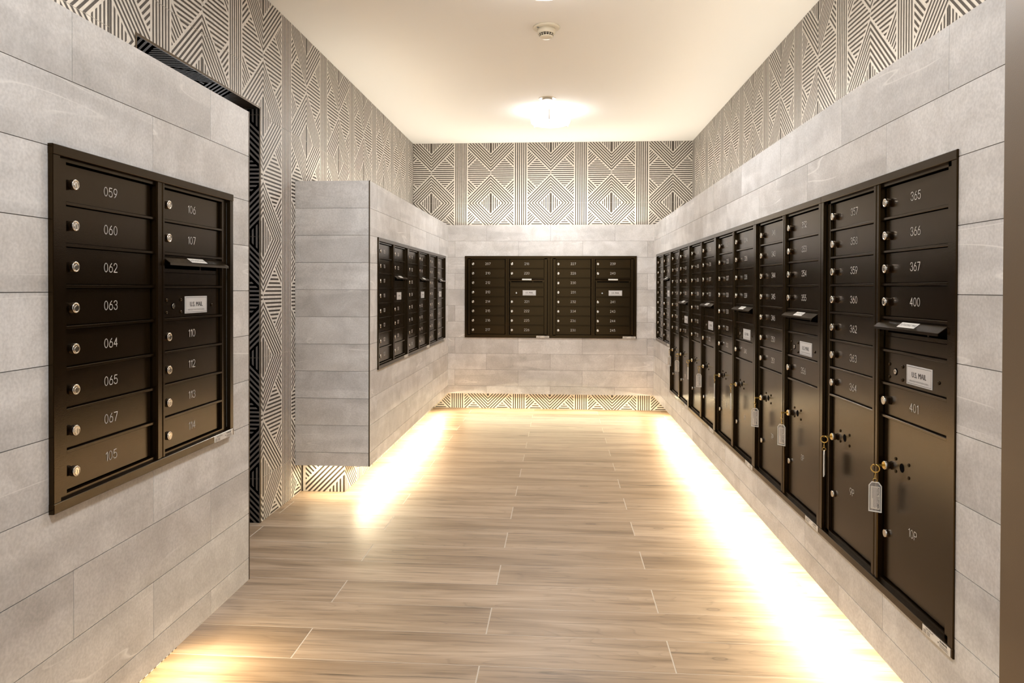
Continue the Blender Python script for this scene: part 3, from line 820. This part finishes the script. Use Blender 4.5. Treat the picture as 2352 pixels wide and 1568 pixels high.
mailbox((NX, NY, NZ - H8), Q, 8, series('059 060 062 063 064 065 067 105'), series('106 107 slot mail 110 112 113 114'),
        'dark bronze mailbox unit with doors 059 to 114, alone in the near left wall')
far = [(series('115 116 117 118 120 121 122 123'), series('124 125 slot mail 126 127 128 130'), 'dark bronze mailbox unit at the near end of the left row of three'),
       (series('131 132 133 134 135 136 137 138'), series('140 141 slot mail 142 143 144 145'), 'dark bronze mailbox unit in the middle of the left row of three'),
       (series('146 147 148 150 151 152 153 154'), series('155 156 slot mail 200 203 205 206'), 'dark bronze mailbox unit nearest the back wall in the left row of three')]
for k, (a, b, lab) in enumerate(far): mailbox((FX, FY + k * W8, FZ - H8), Q, 8, a, b, lab)
back = [(series('207 210 212 213 214 215 216 217'), series('218 220 slot mail 221 222 225 226'), 'dark bronze mailbox unit with doors 207 to 226, left on the back wall'),
        (series('227 228 230 231 232 234 236 238'), series('239 240 slot mail 241 243 244 245'), 'dark bronze mailbox unit with doors 227 to 245, right on the back wall')]
for k, (a, b, lab) in enumerate(back): mailbox((BX + k * W8, BY, BZ - H8), 0, 8, a, b, lab)
right = [(12, series('357 358 359 360 362 363 364 9P'), series('365 366 367 400 slot mail 401 10P'), 'tall dark bronze mailbox unit with parcel lockers 9P and 10P, nearest the door frame'),
         (12, series('341 343 344 345 346 350 351 7P'), series('352 353 354 355 slot mail 356 8P'), 'tall dark bronze mailbox unit with parcel lockers 7P and 8P, second from the frame'),
         (12, series('323 325 327 328 330 331 332 5P'), series('334 336 338 339 slot mail 340 6P'), 'tall dark bronze mailbox unit third from the door frame on the right wall'),
         (12, series('304 305 306 308 310 312 313 3P'), series('315 316 317 320 slot mail 322 4P'), 'tall dark bronze mailbox unit fourth from the door frame on the right wall'),
         (12, series('260 262 263 264 265 266 267 1P'), series('300 301 302 303 slot mail 307 2P'), 'tall dark bronze mailbox unit fifth from the door frame, beside the short end unit'),
         (8, series('246 247 248 250 251 252 253 254'), series('255 256 slot mail 257 258 259 261'), 'short dark bronze mailbox unit at the far end of the right wall')]
for k, (rows, a, b, lab) in enumerate(right):
    mailbox((RX, RY + (k + 1) * W8, RZ - (H12 if rows == 12 else H8)), -Q, rows, a, b, lab)

# ------------------------------------------------------------------ keys left in the parcel lockers
def key_mesh():
    mb_ = MB(); b = M['brass']
    mb_.box((-0.0008, -0.024, -0.0030), (0.0008, 0.0, 0.0030), b)
    mb_.lathe([(0.0098, -0.0009), (0.0104, 0.0), (0.0098, 0.0009)], b, 14, axis='y')
    me = mb_.mesh('key')
    return me
def tag_meshes():
    w2, h, t = 0.0160, 0.081, 0.0016
    out = [(-w2, -h), (w2, -h), (w2, -0.010), (w2 * .55, 0), (-w2 * .55, 0), (-w2, -0.010)]
    rim = MB(); i_ = 0.0022
    inn = [(-w2 + i_, -h + i_), (w2 - i_, -h + i_), (w2 - i_, -0.0105), (w2 * .55 - .001, -i_), (-w2 * .55 + .001, -i_), (-w2 + i_, -0.0105)]
    for k in range(6):
        a, b, c_, d_ = out[k], out[(k + 1) % 6], inn[(k + 1) % 6], inn[k]
        for y in (-t, t): rim.poly([(a[0], y, a[1]), (b[0], y, b[1]), (c_[0], y, c_[1]), (d_[0], y, d_[1])], M['paper'])
        rim.poly([(a[0], -t, a[1]), (b[0], -t, b[1]), (b[0], t, b[1]), (a[0], t, a[1])], M['paper'])
        rim.poly([(d_[0], -t, d_[1]), (c_[0], -t, c_[1]), (c_[0], t, c_[1]), (d_[0], t, d_[1])], M['paper'])
    pane = MB()
    for y in (-t * .7, t * .7): pane.poly([(x, y, z) for x, z in inn], M['clear'])
    card = MB(); cw = 0.0112; card.box((-cw, -.0004, -h + .0075), (cw, .0004, -0.0125), M['card'])
    for sg in (-1, 1):
        y = sg * .0007
        lines = MB()
        vs, fs = text_polys('POSTAL CUSTOMER', 0.0066, 0.95, 0.0002)
        zc_ = (-h + .0075 - .0125) / 2
        b = len(card.v); card.v += [((cw - .0042 + c) * -sg, y, zc_ - a) for a, c in vs]; k = card.slot(M['ink'])
        for f in fs: card.f.append(tuple(i + b for i in f)); card.m.append(k); card.smooth.append(False)
        for q, (xx, l0) in enumerate(((0.0032, .052), (0.0000, .056), (-0.0032, .054), (-0.0062, .030))):
            bar(card, (xx - .0006) * -sg, (xx + .0006) * -sg, -0.015 - l0, -0.015, y, M['ink_soft'])
    return rim.mesh('tag', True, True), pane.mesh('tag_window', False, False), card.mesh('card', False, False)
KEY = key_mesh(); TAG, PANE, CARD = tag_meshes()
mb = MB(); mb.torus((0, 0, -0.0112), 0.0112, 0.0009, M['brass']); mb.torus((0, 0, -0.0110), 0.0098, 0.0007, M['brass']); RING = mb.mesh('key_ring')
mb = MB(); mb.torus((0, 0, -0.0050), 0.0038, 0.0008, M['brass'], (0, 1, 0), n=12, sq=1.3); mb.torus((0, 0, -0.0130), 0.0018, 0.0009, M['brass'], (1, 0, 0), n=10, sq=2.6)
mb.torus((0, 0, -0.0215), 0.0052, 0.0008, M['brass'], (1, 0, 0), n=14, sq=1.0); LINK = mb.mesh('chain_link')
KEYS = {}
def key_fob(unit, col, yaw_ring, yaw_tag, label):
    """hung on the lock of the parcel door; local axes of the unit"""
    H = H12; ht = 1.1240 - TOP - PITCH * 7
    x = COLX[col] + 0.031; z = ht - 0.131
    # from the unit's axes to the room (right wall)
    X = RX + 0.0; y_unit = RY + (unit + 1) * W8
    fy = Y_DOOR - 0.0150
    root = empty('key_fob', (RX + fy - 0.021, y_unit - x, RZ - H12 + z), -Q)
    tag(root, label, 'key ring', 'keys left in the parcel lockers')
    link('key', KEY, root, (0.0003, 0.0208, 0))
    rg = link('key_ring', RING, root, (0, -0.001, 0.002), (0, 0, yaw_ring))
    link('chain_link', LINK, root, (0, -0.001, -0.0195), (0, 0, yaw_ring + 0.3))
    t = link('tag', TAG, root, (0, -0.001, -0.0455), (0, 0, yaw_tag))
    link('tag_window', PANE, t); link('card', CARD, t)
    return root
# yaw is measured in the unit's axes (0 = tag parallel to the doors)
spec = [(0, 1, 0.95, 1.05, '10P'), (0, 0, 1.0, -0.42, '9P'), (1, 1, -0.25, 0.75, '8P'), (1, 0, -0.3, 0.95, '7P'), (2, 1, 0.1, -0.30, '6P'),
        (2, 0, -0.35, -0.25, '5P'), (3, 1, 0.5, 1.1, '4P'), (3, 0, 0.8, -0.05, '3P'), (4, 1, 1.1, 1.0, '2P'), (4, 0, -0.3, 0.7, '1P')]
for u, c, a, b, nm in spec:
    key_fob(u, c, a, b, 'brass key with ring and clear tag hanging from the lock of parcel locker ' + nm)

# ------------------------------------------------------------------ ceiling fittings
def drum_lamp(x, y, label):
    R_, z0, z1 = 0.161, 2.511, 2.603
    root = empty('drum_lamp', (x, y, ZC)); tag(root, label, 'ceiling lamp', 'drum lamps along the ceiling')
    mb_ = MB(); mb_.lathe([(0.01, z0 - ZC), (R_ - .024, z0 - ZC), (R_ - .010, z0 - ZC + .004)], M['drum'], 40, axis='z', cap=False); mb_.lathe([(R_ - .010, z0 - ZC + .004), (R_ - .003, z0 - ZC + .012), (R_, z0 - ZC + .024), (R_, z1 - ZC), (0.031, z1 - ZC)], M['drum_side'], 40, axis='z', cap=False); link('shade', mb_.mesh('shade'), root)
    mb_ = MB(); mb_.lathe([(0.085, -0.0005), (0.085, -0.014), (0.030, z1 - ZC)], M['white_metal'], 28, axis='z', cap=True); link('canopy', mb_.mesh('canopy'), root)
    for k in range(3):
        a = math.radians(-93 + 120 * k)
        mb_ = MB(); mb_.box((R_ + .0005, -.0035, z0 - ZC - .006), (R_ + .0035, .0035, z1 - ZC - .01), M['lamp_metal']); mb_.box((R_ - .100, -.0035, z0 - ZC - .0045), (R_ + .0035, .0035, z0 - ZC - .0008), M['lamp_metal'])
        link('strap', mb_.mesh('strap'), root, None, (0, 0, a))
    return root
drum_lamp(-0.080, 5.78, 'white drum ceiling lamp in full view near the back wall')
drum_lamp(-0.069, 3.16, 'white drum ceiling lamp cut off by the top edge of the photo')
drum_lamp(-0.058, 0.54, 'white drum ceiling lamp added out of view over the entrance to light the near walls')  # unseen extra lamp, put in to keep the near walls lit

det = empty('smoke_detector', (-0.080, 3.935, ZC)); tag(det, 'ivory round smoke detector on the ceiling between the drum lamps', 'smoke detector')
mb = MB(); mb.lathe([(0.075, 0.0), (0.075, -0.006), (0.070, -0.011), (0.045, -0.012)], M['plastic'], 36, axis='z'); link('base_plate', mb.mesh('base_plate'), det)
mb = MB(); mb.lathe([(0.050, -0.010), (0.051, -0.026), (0.049, -0.036), (0.044, -0.040)], M['plastic'], 36, axis='z'); link('body', mb.mesh('body'), det)
mb = MB(); mb.lathe([(0.042, -0.038), (0.036, -0.052)], M['vent'], 32, axis='z'); gr = link('grille', mb.mesh('grille'), det)
mb = MB()
for k in range(16):
    a = 2 * math.pi * k / 16; ca, sa = math.cos(a), math.sin(a); t = 0.0016
    p = [(0.0445, -0.0385), (0.0375, -0.0535)]
    q = []
    for (r, z) in p: q.append([(r * ca - t * sa, r * sa + t * ca, z), (r * ca + t * sa, r * sa - t * ca, z), ((r - .006) * ca, (r - .006) * sa, z)])
    for i, j in ((0, 1), (1, 2), (2, 0)): mb.poly([q[0][i], q[0][j], q[1][j], q[1][i]], M['plastic'])
mb.torus((0, 0, -0.046), 0.0402, 0.0012, M['plastic'], (1, 0, 0), (0, 1, 0), n=32)
link('grille_bars', mb.mesh('grille_bars'), gr)
mb = MB(); mb.lathe([(0.038, -0.0525), (0.037, -0.056), (0.030, -0.0615), (0.012, -0.064)], M['plastic'], 32, axis='z'); link('cap', mb.mesh('cap'), det)
mb = MB(); mb.box((-0.052, -0.038, -0.0128), (-0.040, -0.030, -0.0112), M['sensor_blue']); link('mark', mb.mesh('mark'), det)

sp = empty('sprinkler', (-0.101, 5.41, ZC)); tag(sp, 'small white concealed sprinkler disc on the ceiling in front of the far lamp', 'sprinkler')
mb = MB(); mb.lathe([(0.066, 0.0), (0.066, -0.0015), (0.058, -0.003), (0.044, -0.002)], M['plastic'], 32, axis='z'); link('escutcheon', mb.mesh('escutcheon'), sp)
mb = MB(); mb.lathe([(0.039, -0.004), (0.041, -0.010), (0.041, -0.013), (0.037, -0.0145)], M['white_metal'], 32, axis='z'); link('cover_plate', mb.mesh('cover_plate'), sp)
